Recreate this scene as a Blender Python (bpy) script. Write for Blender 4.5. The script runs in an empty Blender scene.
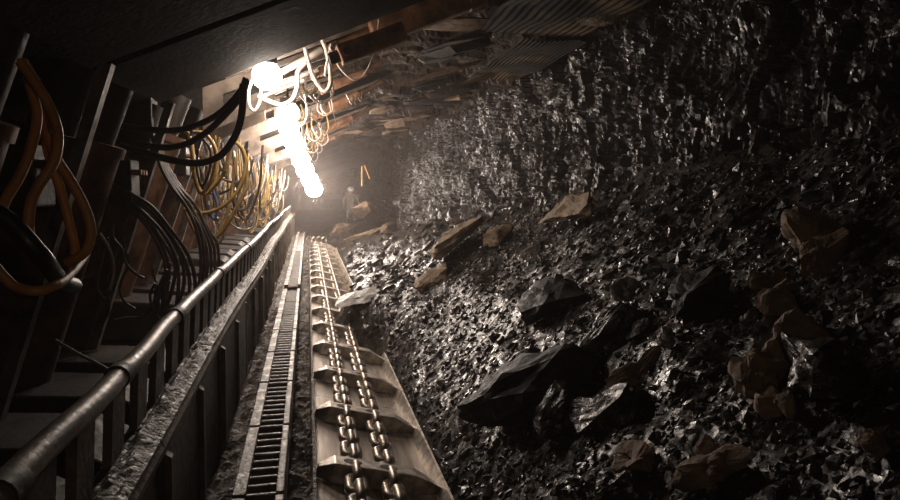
import bpy, bmesh, math, random
import numpy as np
from mathutils import Vector, Matrix, Euler, noise

random.seed(7)
C = bpy.context.scene.collection
PI = math.pi
CZ = 2.3                                   # eye height of the photographer above z = 0
F_PX = 650.0
PITCH, YAW = math.radians(5.45), math.radians(12.27)

# ------------------------------------------------------------------ camera
cd = bpy.data.cameras.new('camera')
cd.sensor_width = 36.0
cd.lens = F_PX / 900.0 * 36.0
cd.clip_start, cd.clip_end = 0.02, 200
cam = bpy.data.objects.new('camera', cd)
C.objects.link(cam)
cam.location = (0, 0, CZ)
cam.rotation_euler = (PI / 2 - PITCH, 0, -YAW)
bpy.context.scene.camera = cam
RM = cam.rotation_euler.to_matrix()
EYE = Vector((0, 0, CZ))


def ray(px, py):
    return (RM @ Vector(((px - 450) / F_PX, (250 - py) / F_PX, -1.0))).normalized()


def at(px, py, Y):
    d = ray(px, py)
    return EYE + d * (Y / d.y)


def bend(Y):
    return 0.012 * max(0.0, Y - 19.0) ** 2


def Z(rel):
    return CZ + rel


# ------------------------------------------------------------------ materials
def new_mat(name):
    m = bpy.data.materials.new(name)
    m.use_nodes = True
    nt = m.node_tree
    nt.nodes.clear()
    out = nt.nodes.new('ShaderNodeOutputMaterial')
    b = nt.nodes.new('ShaderNodeBsdfPrincipled')
    nt.links.new(b.outputs[0], out.inputs[0])
    return m, nt, b


def mat(name, c1, c2, rough=(0.4, 0.7), metal=0.0, scale=8.0, bump=0.2, bscale=40.0, stretch=(1, 1, 1),
        spec=0.5, lo=0.35, hi=0.65, voro=0.0, vscale=20.0, bdist=0.01):
    """two-tone noise material with noise-driven roughness and bump"""
    m, nt, b = new_mat(name)
    N, L = nt.nodes.new, nt.links.new
    geo = N('ShaderNodeNewGeometry')
    mp = N('ShaderNodeMapping')
    mp.inputs['Scale'].default_value = stretch
    L(geo.outputs['Position'], mp.inputs['Vector'])
    n1 = N('ShaderNodeTexNoise')
    n1.inputs['Scale'].default_value = scale
    n1.inputs['Detail'].default_value = 6
    L(mp.outputs[0], n1.inputs['Vector'])
    r = N('ShaderNodeValToRGB')
    r.color_ramp.elements[0].position = lo
    r.color_ramp.elements[1].position = hi
    r.color_ramp.elements[0].color = (*c1, 1)
    r.color_ramp.elements[1].color = (*c2, 1)
    L(n1.outputs['Fac'], r.inputs['Fac'])
    L(r.outputs['Color'], b.inputs['Base Color'])
    mr = N('ShaderNodeMapRange')
    mr.inputs['From Min'].default_value = 0.3
    mr.inputs['From Max'].default_value = 0.7
    mr.inputs['To Min'].default_value = rough[0]
    mr.inputs['To Max'].default_value = rough[1]
    n2 = N('ShaderNodeTexNoise')
    n2.inputs['Scale'].default_value = bscale
    n2.inputs['Detail'].default_value = 5
    L(mp.outputs[0], n2.inputs['Vector'])
    L(n2.outputs['Fac'], mr.inputs['Value'])
    L(mr.outputs[0], b.inputs['Roughness'])
    b.inputs['Metallic'].default_value = metal
    b.inputs['Specular IOR Level'].default_value = spec
    h = n2.outputs['Fac']
    if voro:
        v = N('ShaderNodeTexVoronoi')
        v.inputs['Scale'].default_value = vscale
        L(mp.outputs[0], v.inputs['Vector'])
        # each cell becomes a facet: tilt from the cell's own random colour
        sub = N('ShaderNodeVectorMath'); sub.operation = 'SUBTRACT'
        L(v.outputs['Color'], sub.inputs[0]); sub.inputs[1].default_value = (0.5, 0.5, 0.5)
        sc = N('ShaderNodeVectorMath'); sc.operation = 'SCALE'
        sc.inputs['Scale'].default_value = voro
        L(sub.outputs[0], sc.inputs[0])
        bp = N('ShaderNodeBump')
        bp.inputs['Strength'].default_value = bump
        bp.inputs['Distance'].default_value = bdist
        L(h, bp.inputs['Height'])
        ad = N('ShaderNodeVectorMath'); ad.operation = 'ADD'
        L(bp.outputs[0], ad.inputs[0]); L(sc.outputs[0], ad.inputs[1])
        nm = N('ShaderNodeVectorMath'); nm.operation = 'NORMALIZE'
        L(ad.outputs[0], nm.inputs[0])
        L(nm.outputs[0], b.inputs['Normal'])
    elif bump:
        bp = N('ShaderNodeBump')
        bp.inputs['Strength'].default_value = bump
        bp.inputs['Distance'].default_value = bdist
        L(h, bp.inputs['Height'])
        L(bp.outputs[0], b.inputs['Normal'])
    return m


M = {}
M['coal'] = mat('coal', (.004, .0035, .0032), (.044, .034, .028), (.2, .55), 0, 5, .5, 30, spec=.6, voro=.4, vscale=26)
M['coal_lump'] = mat('coal_lump', (.006, .0053, .005), (.042, .034, .029), (.18, .52), 0, 5, .4, 40, spec=.65, voro=.25, vscale=40)
M['coal_face'] = mat('coal_face', (.010, .0088, .0085), (.05, .044, .042), (.2, .5), 0, 5, .5, 26, stretch=(1, 1, .5), spec=.6,
                     voro=.5, vscale=34)
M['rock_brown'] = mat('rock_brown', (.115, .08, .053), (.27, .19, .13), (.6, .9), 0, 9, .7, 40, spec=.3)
M['rock_tan'] = mat('rock_tan', (.12, .085, .055), (.26, .19, .125), (.6, .9), 0, 9, .7, 40, spec=.3)
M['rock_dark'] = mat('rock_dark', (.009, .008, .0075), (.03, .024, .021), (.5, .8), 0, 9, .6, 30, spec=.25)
M['rock_grey'] = mat('rock_grey', (.10, .088, .08), (.3, .27, .25), (.25, .5), 0, 14, .7, 40, spec=.6)
M['roof'] = mat('roof_rock', (.010, .0075, .006), (.06, .041, .028), (.55, .85), 0, 2.2, .8, 22, stretch=(1, 1, 1), spec=.3, bdist=.03)
M['roof_yellow'] = mat('roof_yellow', (.03, .021, .011), (.14, .097, .05), (.5, .8), 0, 12, .9, 45, spec=.4, bdist=.03)
M['dirt'] = mat('dirt', (.022, .016, .012), (.12, .09, .068), (.5, .9), 0, 9, .9, 45, spec=.35, bdist=.03)
M['steel_dark'] = mat('steel_dark', (.012, .009, .008), (.04, .028, .022), (.5, .8), .15, 5, .25, 30)
M['steel_panel'] = mat('steel_panel', (.018, .013, .010), (.05, .036, .028), (.5, .75), .2, 4, .3, 26)
M['steel_dusty'] = mat('steel_dusty', (.07, .052, .04), (.21, .165, .13), (.45, .75), .2, 9, .4, 40)
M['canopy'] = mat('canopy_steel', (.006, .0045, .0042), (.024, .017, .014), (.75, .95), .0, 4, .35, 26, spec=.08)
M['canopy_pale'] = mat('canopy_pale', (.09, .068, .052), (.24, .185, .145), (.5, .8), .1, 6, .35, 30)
M['rust'] = mat('rust_paint', (.13, .06, .03), (.38, .19, .10), (.45, .75), .1, 7, .3, 40)
M['rust_dark'] = mat('rust_dark', (.05, .025, .016), (.19, .09, .05), (.4, .65), .2, 6, .25, 40)
M['rod'] = mat('polished_rod', (.5, .46, .42), (.65, .6, .55), (.15, .35), 1.0, 8, .05, 40)
M['deck'] = mat('deck_plate', (.3, .25, .215), (.78, .70, .63), (.36, .56), .85, 7, .15, 60, stretch=(4, .35, 4), lo=.25, hi=.75)
M['flight'] = mat('flight_steel', (.42, .37, .32), (.85, .78, .7), (.34, .5), .92, 14, .3, 60)
M['chain'] = mat('chain_steel', (.2, .16, .13), (.44, .37, .31), (.3, .5), .75, 20, .15, 70)
M['rack_rail'] = mat('rack_rail', (.07, .052, .04), (.5, .44, .38), (.4, .7), .1, 9, .5, 50, lo=.52, hi=.58)
M['rack_rung'] = mat('rack_rung', (.02, .015, .012), (.075, .058, .045), (.4, .65), .3, 18, .3, 60)
M['pipe'] = mat('pipe_paint', (.06, .042, .032), (.19, .145, .11), (.36, .58), .2, 7, .2, 50)
M['ledge'] = mat('ledge_dirt', (.03, .021, .016), (.11, .082, .06), (.45, .8), .1, 12, .9, 45, bdist=.02)
M['post'] = mat('post_steel', (.035, .024, .018), (.14, .10, .072), (.5, .75), .2, 8, .3, 40)
M['hose_orange'] = mat('hose_orange', (.36, .145, .036), (.52, .235, .07), (.4, .6), 0, 14, .15, 60)
M['hose_yellow'] = mat('hose_yellow', (.34, .20, .055), (.55, .36, .13), (.4, .6), 0, 10, .15, 60)
M['hose_white'] = mat('hose_white', (.5, .43, .36), (.72, .64, .55), (.4, .6), 0, 10, .1, 60)
M['hose_black'] = mat('hose_black', (.010, .008, .008), (.022, .017, .016), (.35, .55), 0, 10, .1, 60)
M['hose_grey'] = mat('hose_grey', (.075, .058, .047), (.18, .145, .12), (.4, .6), 0, 10, .1, 60)
M['hose_blue'] = mat('hose_blue', (.08, .11, .25), (.16, .2, .38), (.4, .6), 0, 10, .1, 60)
M['tag_yellow'] = mat('tag_yellow', (.75, .58, .03), (.85, .68, .06), (.5, .6), 0, 10, .0, 60)
M['helmet'] = mat('helmet', (.7, .66, .6), (.8, .76, .7), (.3, .4), 0, 10, 0, 60)
M['overalls'] = mat('overalls', (.10, .085, .075), (.2, .17, .15), (.8, .9), 0, 10, .2, 60)
M['skin'] = mat('skin', (.32, .19, .13), (.38, .23, .16), (.5, .6), 0, 10, 0, 60)


def emission(name, col, s):
    m = bpy.data.materials.new(name)
    m.use_nodes = True
    nt = m.node_tree
    nt.nodes.clear()
    o = nt.nodes.new('ShaderNodeOutputMaterial')
    e = nt.nodes.new('ShaderNodeEmission')
    e.inputs[0].default_value = (*col, 1)
    e.inputs[1].default_value = s
    nt.links.new(e.outputs[0], o.inputs[0])
    return m


LAMP_COL = (1.0, .86, .74)
M['lamp'] = emission('lamp_glass', LAMP_COL, 145)
M['lamp_near'] = emission('near_lamp_glass', LAMP_COL, 90)
M['lamp_small'] = emission('far_lamp_glass', LAMP_COL, 70)


# ------------------------------------------------------------------ mesh building
origin = {}


class MB:
    def __init__(s):
        s.v, s.f, s.sm = [], [], []

    def add(s, vs, fs, smooth=False):
        b = len(s.v)
        s.v.extend([tuple(x) for x in vs])
        s.f.extend([tuple(i + b for i in f) for f in fs])
        s.sm.extend([smooth] * len(fs))
        return s

    def hexa(s, p):
        """eight corners: bottom 0-3 (ccw from above), top 4-7"""
        return s.add(p, [(3, 2, 1, 0), (4, 5, 6, 7), (0, 1, 5, 4), (1, 2, 6, 5), (2, 3, 7, 6), (3, 0, 4, 7)])

    def box(s, c, d, R=None):
        c = Vector(c)
        x, y, z = d[0] / 2, d[1] / 2, d[2] / 2
        p = [Vector(q) for q in ((-x, -y, -z), (x, -y, -z), (x, y, -z), (-x, y, -z), (-x, -y, z), (x, -y, z), (x, y, z), (-x, y, z))]
        if R is not None:
            p = [R @ q for q in p]
        return s.hexa([c + q for q in p])

    def prism(s, prof, y0, y1, f=None):
        """profile in (x, z) swept from y0 to y1; f shifts x"""
        n = len(prof)
        a = [(x + (f(y0) if f else 0), y0, z) for x, z in prof]
        b = [(x + (f(y1) if f else 0), y1, z) for x, z in prof]
        ar = sum(prof[i][0] * prof[(i + 1) % n][1] - prof[(i + 1) % n][0] * prof[i][1] for i in range(n))
        fs = [tuple(range(n)), tuple(range(2 * n - 1, n - 1, -1))] + [(i, i + n, (i + 1) % n + n, (i + 1) % n) for i in range(n)]
        if ar < 0:
            fs = [tuple(reversed(q)) for q in fs]
        return s.add(a + b, fs)

    def tube(s, pts, r, n=8, cap=True):
        pts = [Vector(p) for p in pts]
        rs = r if isinstance(r, (list, tuple)) else [r] * len(pts)
        vs, fs = [], []
        up = None
        for i, p in enumerate(pts):
            t = (pts[min(i + 1, len(pts) - 1)] - pts[max(i - 1, 0)])
            if t.length < 1e-9:
                t = Vector((0, 0, 1))
            t.normalize()
            if up is None:
                up = t.orthogonal().normalized()
            up = up - t * up.dot(t)
            if up.length < 1e-6:
                up = t.orthogonal()
            up.normalize()
            w = t.cross(up)
            for k in range(n):
                a = 2 * PI * k / n
                vs.append(p + (up * math.cos(a) + w * math.sin(a)) * rs[i])
        for i in range(len(pts) - 1):
            for k in range(n):
                fs.append((i * n + k, i * n + (k + 1) % n, (i + 1) * n + (k + 1) % n, (i + 1) * n + k))
        s.add(vs, fs, True)
        if cap:
            b = len(pts) * n
            s.add(vs[:n], [tuple(range(n - 1, -1, -1))])
            s.add(vs[b - n:], [tuple(range(n))])
        return s

    def cyl(s, a, b, r, n=20):
        return s.tube([a, b], r, n)

    def ball(s, c, r, n=16, m=10, sc=(1, 1, 1)):
        c = Vector(c)
        vs = [c + Vector((0, 0, r * sc[2]))]
        for i in range(1, m):
            t = PI * i / m
            for k in range(n):
                a = 2 * PI * k / n
                vs.append(c + Vector((r * math.sin(t) * math.cos(a) * sc[0], r * math.sin(t) * math.sin(a) * sc[1], r * math.cos(t) * sc[2])))
        vs.append(c - Vector((0, 0, r * sc[2])))
        fs = [(0, 1 + k, 1 + (k + 1) % n) for k in range(n)]
        for i in range(m - 2):
            for k in range(n):
                fs.append((1 + i * n + k, 1 + (i + 1) * n + k, 1 + (i + 1) * n + (k + 1) % n, 1 + i * n + (k + 1) % n))
        l = len(vs) - 1
        fs += [(l, 1 + (m - 2) * n + (k + 1) % n, 1 + (m - 2) * n + k) for k in range(n)]
        return s.add(vs, fs, True)

    def torus(s, c, R, r, ax=(0, 1, 0), n=16, k=6):
        ax = Vector(ax).normalized()
        u = ax.orthogonal().normalized()
        w = ax.cross(u)
        pts = [Vector(c) + (u * math.cos(2 * PI * i / n) + w * math.sin(2 * PI * i / n)) * R for i in range(n + 1)]
        return s.tube(pts, r, k, cap=False)

    def mesh(s, name, o=Vector((0, 0, 0))):
        me = bpy.data.meshes.new(name)
        me.from_pydata([(v[0] - o[0], v[1] - o[1], v[2] - o[2]) for v in s.v], [], s.f)
        me.polygons.foreach_set('use_smooth', s.sm)
        me.update()
        return me

    def build(s, name, m, parent=None, bevel=0, o=None):
        if o is None:
            o = origin[parent.name] if parent else Vector((0, 0, 0))
        me = s.mesh(name, o)
        me.materials.append(M[m] if isinstance(m, str) else m)
        ob = bpy.data.objects.new(name, me)
        C.objects.link(ob)
        if parent:
            ob.parent = parent
        else:
            ob.location = o
        origin[ob.name] = Vector(o)
        if bevel:
            bv = ob.modifiers.new('bevel', 'BEVEL')
            bv.width = bevel
            bv.segments = 2
            bv.limit_method = 'ANGLE'
        return ob


def tag(o, label, cat, group=None, kind=None):
    if label:
        o['label'] = label
    if cat:
        o['category'] = cat
    if group:
        o['group'] = group
    if kind:
        o['kind'] = kind
    return o


def struct(o):
    o['kind'] = 'structure'
    return o


def empty(name, loc, label, cat, group=None):
    o = bpy.data.objects.new(name, None)
    o.empty_display_size = .1
    C.objects.link(o)
    o.location = loc
    origin[o.name] = Vector(loc)
    return tag(o, label, cat, group)


def children(o):
    return [c for c in C.objects if c.parent == o]


def copy_tree(o, parent=None):
    c = o.copy()
    C.objects.link(c)
    if parent:
        c.parent = parent
    for ch in list(o.children):
        copy_tree(ch, c)
    return c


def spline(pts, per=8):
    """Catmull-Rom through the points"""
    P = [Vector(p) for p in pts]
    if len(P) < 3:
        return P
    out = []
    for i in range(len(P) - 1):
        p0 = P[i - 1] if i else P[0] * 2 - P[1]
        p1, p2 = P[i], P[i + 1]
        p3 = P[i + 2] if i + 2 < len(P) else P[-1] * 2 - P[-2]
        for k in range(per):
            t = k / per
            out.append(.5 * (2 * p1 + (p2 - p0) * t + (2 * p0 - 5 * p1 + 4 * p2 - p3) * t * t + (3 * p1 - p0 - 3 * p2 + p3) * t ** 3))
    out.append(P[-1])
    return out


ORD = ['nearest', 'second', 'third', 'fourth', 'fifth', 'sixth', 'seventh', 'eighth', 'ninth', 'tenth', 'eleventh', 'twelfth',
       'thirteenth', 'fourteenth', 'fifteenth', 'sixteenth', 'seventeenth', 'eighteenth', 'nineteenth', 'twentieth', 'twenty-first', 'twenty-second']


def nz(x, y, z, s=1.0, o=3):
    return noise.fractal(Vector((x * s, y * s, z * s)), 1.0, 2.0, o)


# ------------------------------------------------------------------ surfaces of the working
TILT = math.tan(math.radians(14.5))
DX0, DW, DZ0 = .012, .80, -1.745             # conveyor deck: left edge, width, height of the left edge


def deck_z(x):
    return DZ0 - (x - DX0) * TILT


def wall_x(Y):
    return 3.2 + min(bend(Y), .5) - max(0, Y - 14) * .035


def toe_x(Y):
    g = math.exp(-((Y - 8.6) / 1.25) ** 2)
    far = max(0.0, min(1.0, (Y - 20.0) / 2.0))
    return .92 - .62 * g - 1.0 * far


def top_z(Y):
    pts = [(0, .34), (3, .34), (4.6, .28), (6.7, .02), (9, -.2), (12, -.42), (17, -.85), (25, -1.25), (40, -1.5)]
    for (a, za), (b, zb) in zip(pts, pts[1:]):
        if Y <= b:
            t = max(0, (Y - a) / (b - a))
            return za + (zb - za) * t
    return -1.5


def rub(X, Y):
    x = X - bend(Y)
    toe = toe_x(Y)
    t = x - toe
    n = nz(X, Y, 3.1, .9) * .16 + nz(X, Y, 7.7, 3.0) * .06
    zb = deck_z(min(toe, .88)) - .02
    if t < 0:
        return Z(zb + t * 1.6)
    s = min(1.0, t / (3.25 - toe))
    fade = min(1.0, .25 + t * 2.2)
    return Z(zb + (top_z(Y) - zb) * (s ** .9) + n * fade + .26 * math.exp(-((Y - 8.6) / 1.25) ** 2) * min(1, t / .22) * (1 - s))


def hit(px, py, lift=0.0):
    d = ray(px, py)
    t = .5
    while t < 60:
        p = EYE + d * t
        if p.z <= rub(p.x, p.y) + lift:
            return p
        t += .02 + t * .004
    return EYE + d * 20


def slope_normal(p):
    e = .25
    dx = (rub(p.x + e, p.y) - rub(p.x - e, p.y)) / (2 * e)
    dy = (rub(p.x, p.y + e) - rub(p.x, p.y - e)) / (2 * e)
    return Vector((-dx, -dy, 1)).normalized()


def grid(name, us, vs, fn, m, smooth=True):
    pts = [fn(u, v) for v in vs for u in us]
    n = len(us)
    fs = [(j * n + i, j * n + i + 1, (j + 1) * n + i + 1, (j + 1) * n + i) for j in range(len(vs) - 1) for i in range(n - 1)]
    return MB().add(pts, fs, smooth).build(name, m)


def steps(*segs):
    out = []
    for a, b, d in segs:
        n = max(1, round((b - a) / d))
        out += [a + (b - a) * i / n for i in range(n)]
    return out + [segs[-1][1]]


# floor under everything on the left (structure)
def floor_fn(X, Y):
    if X > -.02:
        z = -1.86 - .3 * X + nz(X, Y, 0, 3) * .02
    elif X > -.5:
        z = (-1.45 if X < -.34 else -1.62) + nz(X, Y, 2, 5) * .05 + nz(X, Y, 8, 14) * .04
        if Y > 7.2 and Y < 9.5 and X > -.34:                 # spillage heaped on the rack
            z += .0
    else:
        z = -1.5 - .16 * (X + .5) + nz(X, Y, 1, 2) * .06 + nz(X, Y, 1, 8) * .03
    return (X + bend(Y), Y, Z(z))


struct(grid('floor', steps((-3.2, -.6, .12), (-.6, .05, .03), (.05, 4.6, .3)), steps((-1, 1, .2), (1, 8, .05), (8, 36, .2)), floor_fn, 'dirt', False))


# coal face on the right (structure): blocky, vertically cleated
def face_fn(Z_, Y):
    x = wall_x(Y)
    d = nz(Y, Z_, 5, .55) * .26 + nz(Y, Z_ * .5, 9, 1.6) * .12
    fd = min(1.0, 9.0 / max(Y, 1))
    for (sy, sz, amp, sd) in ((2.2, 1.1, .17, 0.0), (6.5, 3.0, .10, 11.3), (15, 7.5 * fd, .055 * fd, 23.1), (30, 17, .022 * fd * fd, 5.7)):
        wob = nz(Y * 1.3, Z_ * 1.6, sd, 2.4, 3) * .6
        _, pp = noise.voronoi(Vector((Y * sy + wob, Z_ * sz + wob * .5, sd)))
        q = pp[0]
        hsh = math.sin(q.x * 127.1 + q.y * 311.7 + q.z * 74.7) * 43758.5453
        hsh -= math.floor(hsh)
        tl = math.sin(q.x * 269.5 + q.y * 183.3) * 1000
        tl -= math.floor(tl)
        d += amp * (hsh - .5) + (Y * sy - q.x) * (tl - .5) * amp * .9
    return (x + d + .08 * (Z_ + .2), Y, Z(Z_))


def face_wall():
    ys = steps((.3, 2.6, .06), (2.6, 6, .022), (6, 11, .032), (11, 20, .05), (20, 38, .2))
    zs = steps((-1.7, -.4, .05), (-.4, 1.95, .024), (1.95, 2.5, .1))
    return struct(grid('wall_right', zs, ys, lambda z, y: face_fn(z, y), 'coal_face', False))


face_wall()


def corner_z(Y):
    return 1.66


# roof rock (structure), from above the canopies to the face
def roof_fn(X, Y):
    t = max(0, min(1, (X - .4) / 1.2))
    z = (1.55 + .33 * (X - .4) if X < 1.2 else 1.815) - max(0, X - 2.3) * .12
    # broken slabs hanging down, layered along the tunnel
    w = nz(X * .8, Y * 1.6, 4, .9) * .22
    st = math.floor(w * 16) / 16
    z += (st * .7 + w * .2) + nz(X, Y, 6, 5) * .03
    return (X + bend(Y), Y, Z(z))


struct(grid('ceiling', steps((-3.2, .2, .4), (.2, 4.4, .045)), steps((-1, 1.5, .3), (1.5, 9, .045), (9, 18, .09), (18, 38, .3)), roof_fn, 'roof', False))

# goaf behind the supports and the closed far end (structure)
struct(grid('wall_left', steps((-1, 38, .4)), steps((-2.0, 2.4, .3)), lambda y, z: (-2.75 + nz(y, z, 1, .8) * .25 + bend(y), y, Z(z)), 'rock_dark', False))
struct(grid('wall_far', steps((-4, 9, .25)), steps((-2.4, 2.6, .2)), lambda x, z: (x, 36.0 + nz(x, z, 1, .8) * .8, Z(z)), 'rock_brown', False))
struct(grid('wall_back', steps((-4, 5, .5)), steps((-2.4, 2.6, .4)), lambda x, z: (x, -2.2 + nz(x, z, 3, .8) * .2, Z(z)), 'rock_dark', False))

# ------------------------------------------------------------------ rocks
def rock_arrays(seed, dims, npts=16, boxy=.5, sub=0, rough=0.0, nscale=6.0):
    rd = random.Random(seed)
    bm = bmesh.new()
    for _ in range(npts):
        v = Vector((rd.gauss(0, 1), rd.gauss(0, 1), rd.gauss(0, 1)))
        v.normalize()
        mx = max(abs(v.x), abs(v.y), abs(v.z))
        v = v.lerp(v / mx, boxy) * rd.uniform(.82, 1.0)
        bm.verts.new((v.x * dims[0] / 2, v.y * dims[1] / 2, v.z * dims[2] / 2))
    r = bmesh.ops.convex_hull(bm, input=bm.verts)
    dead = [g for g in r['geom_interior'] if isinstance(g, bmesh.types.BMVert)]
    if dead:
        bmesh.ops.delete(bm, geom=dead, context='VERTS')
    bmesh.ops.triangulate(bm, faces=bm.faces)
    if sub:
        bmesh.ops.subdivide_edges(bm, edges=bm.edges, cuts=sub, use_grid_fill=True)
        bmesh.ops.triangulate(bm, faces=bm.faces)
        off = rd.uniform(0, 50)
        for v in bm.verts:
            n = v.co.normalized()
            q = v.co * nscale
            k = nz(q.x + off, q.y, q.z * 1.6, 1, 5)
            v.co += n * rough * k
    bm.verts.index_update()
    vs = np.array([v.co[:] for v in bm.verts])
    fs = np.array([[v.index for v in f.verts] for f in bm.faces if len(f.verts) == 3])
    bm.free()
    return vs, fs


def frame(long, up):
    x = Vector(long).normalized()
    z = Vector(up)
    z = (z - x * z.dot(x)).normalized()
    y = z.cross(x)
    return Matrix((x, y, z)).transposed()


def rock(name, a, b, width, thick, m, label, cat='rock', seed=1, npts=18, boxy=.6, rough=.03, sink=.3, roll=0.0, sub=5, group=None, lift=0.0, stand=False, at_dist=None):
    """a rock lying on the rubble between two points seen in the photo (pixels), width and thickness in metres"""
    pa, pb = hit(*a), hit(*b)
    mid = (pa + pb) / 2
    nrm = slope_normal(mid)
    if stand:                                   # propped up: rests on its lower end and leans back a little
        lowp = a if a[1] >= b[1] else b
        D = at_dist or ((hit(*lowp) - EYE).length - thick * .25 - .12)
        pa, pb = EYE + ray(*a) * D, EYE + ray(*b) * (D + .05)
        mid = (pa + pb) / 2
        nrm = Vector((-.25, -.22, 1)) if at_dist else (nrm * .4 - ray(*a)).normalized()
        sink, lift = .5, 0.0
    L = (pb - pa).length
    R = frame(pb - pa, nrm) @ Matrix.Rotation(roll, 3, 'X')
    vs, fs = rock_arrays(seed, (L, width, thick), npts, boxy, sub, rough + .02, 7.0)
    me = bpy.data.meshes.new(name)
    me.from_pydata([tuple(v) for v in vs], [], [tuple(int(i) for i in f) for f in fs])
    me.materials.append(M[m])
    o = bpy.data.objects.new(name, me)
    C.objects.link(o)
    o.matrix_world = Matrix.Translation(mid + nrm * (thick * (.5 - sink) + lift)) @ R.to_4x4()
    return tag(o, label, cat, group)


placed = []


def R_(name, a, b, w, t, m, label, **k):
    o = rock(name, a, b, w, t, m, label, **k)
    placed.append((o.location.copy(), max(w, (hit(*b) - hit(*a)).length) * .5))
    return o


R_('rock_slab', (434, 270), (490, 230), .38, .2, 'rock_tan', 'long brown slab leaning up the rubble below the coal face', seed=3, roll=-.3, sink=-.6, boxy=.85)
R_('rock_slab', (484, 250), (517, 229), .24, .16, 'rock_tan', 'broken ochre rock just behind the long leaning slab', seed=4, sink=-.1, boxy=.8)
R_('boulder', (562, 232), (610, 216), .34, .3, 'rock_tan', 'blocky tan boulder with a pale fractured face at the foot of the coal face', cat='rock', seed=5, sink=-.15, boxy=.85)
R_('rock_slab', (342, 246), (392, 228), .8, .26, 'rock_tan', 'pale flat slab lying beyond the far end of the conveyor', seed=6, sink=.2)
R_('rock_slab', (380, 238), (401, 221), .5, .3, 'rock_tan', 'pointed brown rock tilted up against the far coal face', seed=7, sink=0)
R_('boulder', (332, 236), (354, 231), .55, .5, 'rock_brown', 'rounded brown boulder in the haze beyond the chain', seed=8, sink=.2)
R_('rock_slab', (357, 229), (366, 216), .8, .5, 'rock_brown', 'upright brown rock leaning on the distant coal face', seed=9, sink=-.3)
SLAB_D = min((hit(px_, 301 - (px_ - 350) * .28) - EYE).length for px_ in (350, 358, 366, 374, 382)) - .05
R_('rock_slab', (333, 305), (383, 291), .44, .07, 'rock_grey', 'pale grey flat slab lying across the right hand chain', seed=10, stand=True, at_dist=SLAB_D, rough=.02, boxy=.8)
R_('boulder', (534, 314), (598, 296), .4, .3, 'rock_dark', 'black block with a lit brown top halfway up the rubble', seed=11, sink=.15, boxy=.9, npts=12)
R_('boulder', (496, 414), (600, 382), .5, .44, 'rock_dark', 'largest black block with a flat top and unlit front, low on the rubble', seed=12, boxy=.9, npts=13, sink=.2, rough=.05)
R_('rock_slab', (484, 363), (510, 345), .07, .06, 'rock_grey', 'small pale angular stone perched behind the largest black block', seed=13, stand=True)
R_('rock_slab', (604, 392), (668, 362), .2, .14, 'rock_brown', 'brown wedge of rock lying in the middle of the rubble', seed=14, stand=True)
R_('boulder', (786, 254), (822, 211), .26, .2, 'rock_brown', 'rounded brown boulder high on the rubble beside the long pointed one', seed=15, stand=True, boxy=.35)
R_('boulder', (796, 286), (847, 221), .17, .15, 'rock_brown', 'long pointed brown boulder standing diagonally on the upper rubble', seed=16, stand=True, boxy=.4)
R_('rock_slab', (748, 284), (790, 279), .16, .10, 'rock_brown', 'thin brown slab beneath the long pointed boulder', seed=17, stand=True)
R_('rock_slab', (755, 304), (792, 290), .18, .12, 'rock_brown', 'dull brown stone under the thin slab below the pointed boulder', seed=18, stand=True)
R_('boulder', (770, 352), (826, 336), .24, .2, 'rock_brown', 'rough brown boulder with a pitted top on the right of the rubble', seed=19, stand=True, rough=.05)
R_('boulder', (738, 388), (772, 356), .22, .18, 'rock_brown', 'rough brown rock beside the pitted boulder', seed=20, stand=True, rough=.05)
R_('rock_slab', (777, 402), (800, 392), .10, .07, 'rock_brown', 'small rounded brown stone below the two rough rocks', seed=21, stand=True, boxy=.3)
R_('rock_slab', (752, 408), (788, 398), .16, .08, 'rock_brown', 'flat brown stone next to the small rounded one', seed=22, sink=.1)
R_('rock_slab', (680, 492), (764, 462), .16, .12, 'rock_brown', 'long rough brown slab at the bottom of the rubble', seed=23, sink=-.2, rough=.04)
R_('rock_slab', (618, 476), (660, 456), .2, .14, 'rock_brown', 'brown wedge stone left of the long rough slab', seed=24, sink=.1)
R_('rock_slab', (702, 468), (724, 446), .12, .10, 'rock_brown', 'squat brown stone above the long rough slab', seed=25, sink=.1)
R_('rock_slab', (872, 452), (893, 444), .12, .1, 'rock_brown', 'small reddish brown stone near the right edge of the rubble', seed=26, sink=.0)
R_('coal_block', (806, 408), (880, 368), .4, .3, 'coal_lump', 'big striated coal block with vertical ribs on the right of the rubble', cat='coal', seed=27, boxy=.8, sink=.2)
R_('coal_block', (565, 436), (650, 400), .28, .2, 'coal_lump', 'layered coal slab with a ribbed top right of the largest black block', cat='coal', seed=28, boxy=.8, sink=.2)
R_('coal_block', (684, 326), (728, 286), .4, .24, 'rock_dark', 'big dark boulder with a lit curved left edge on the mid slope', cat='coal', seed=29, boxy=.6, sink=.2)
R_('coal_block', (592, 366), (650, 310), .2, .22, 'coal_lump', 'narrow coal slab with a bright upper edge between two dark blocks', cat='coal', seed=30, boxy=.7, sink=.1)
R_('coal_block', (545, 452), (590, 395), .22, .2, 'coal_lump', 'coal slab leaning against the right side of the largest black block', cat='coal', seed=31, boxy=.7, sink=.0)
R_('rock_slab', (600, 500), (640, 480), .16, .12, 'coal_lump', 'pale edged coal slab cut by the bottom of the photo', cat='coal', seed=32, boxy=.7, sink=.0)
R_('rock_slab', (628, 345), (655, 325), .18, .1, 'rock_dark', 'flat dark stone above the narrow coal slab', seed=33, sink=.1)
R_('rock_slab', (662, 342), (672, 328), .09, .07, 'rock_grey', 'small pale stone on the dark middle slope', seed=34, stand=True)
R_('rock_slab', (415, 292), (452, 270), .3, .16, 'rock_brown', 'dull brown slab just below the long leaning slab', seed=35, sink=.2)
R_('rock_slab', (612, 300), (636, 280), .16, .1, 'rock_grey', 'pale white faced stone right of the black block with the lit top', seed=36, stand=True)

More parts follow.
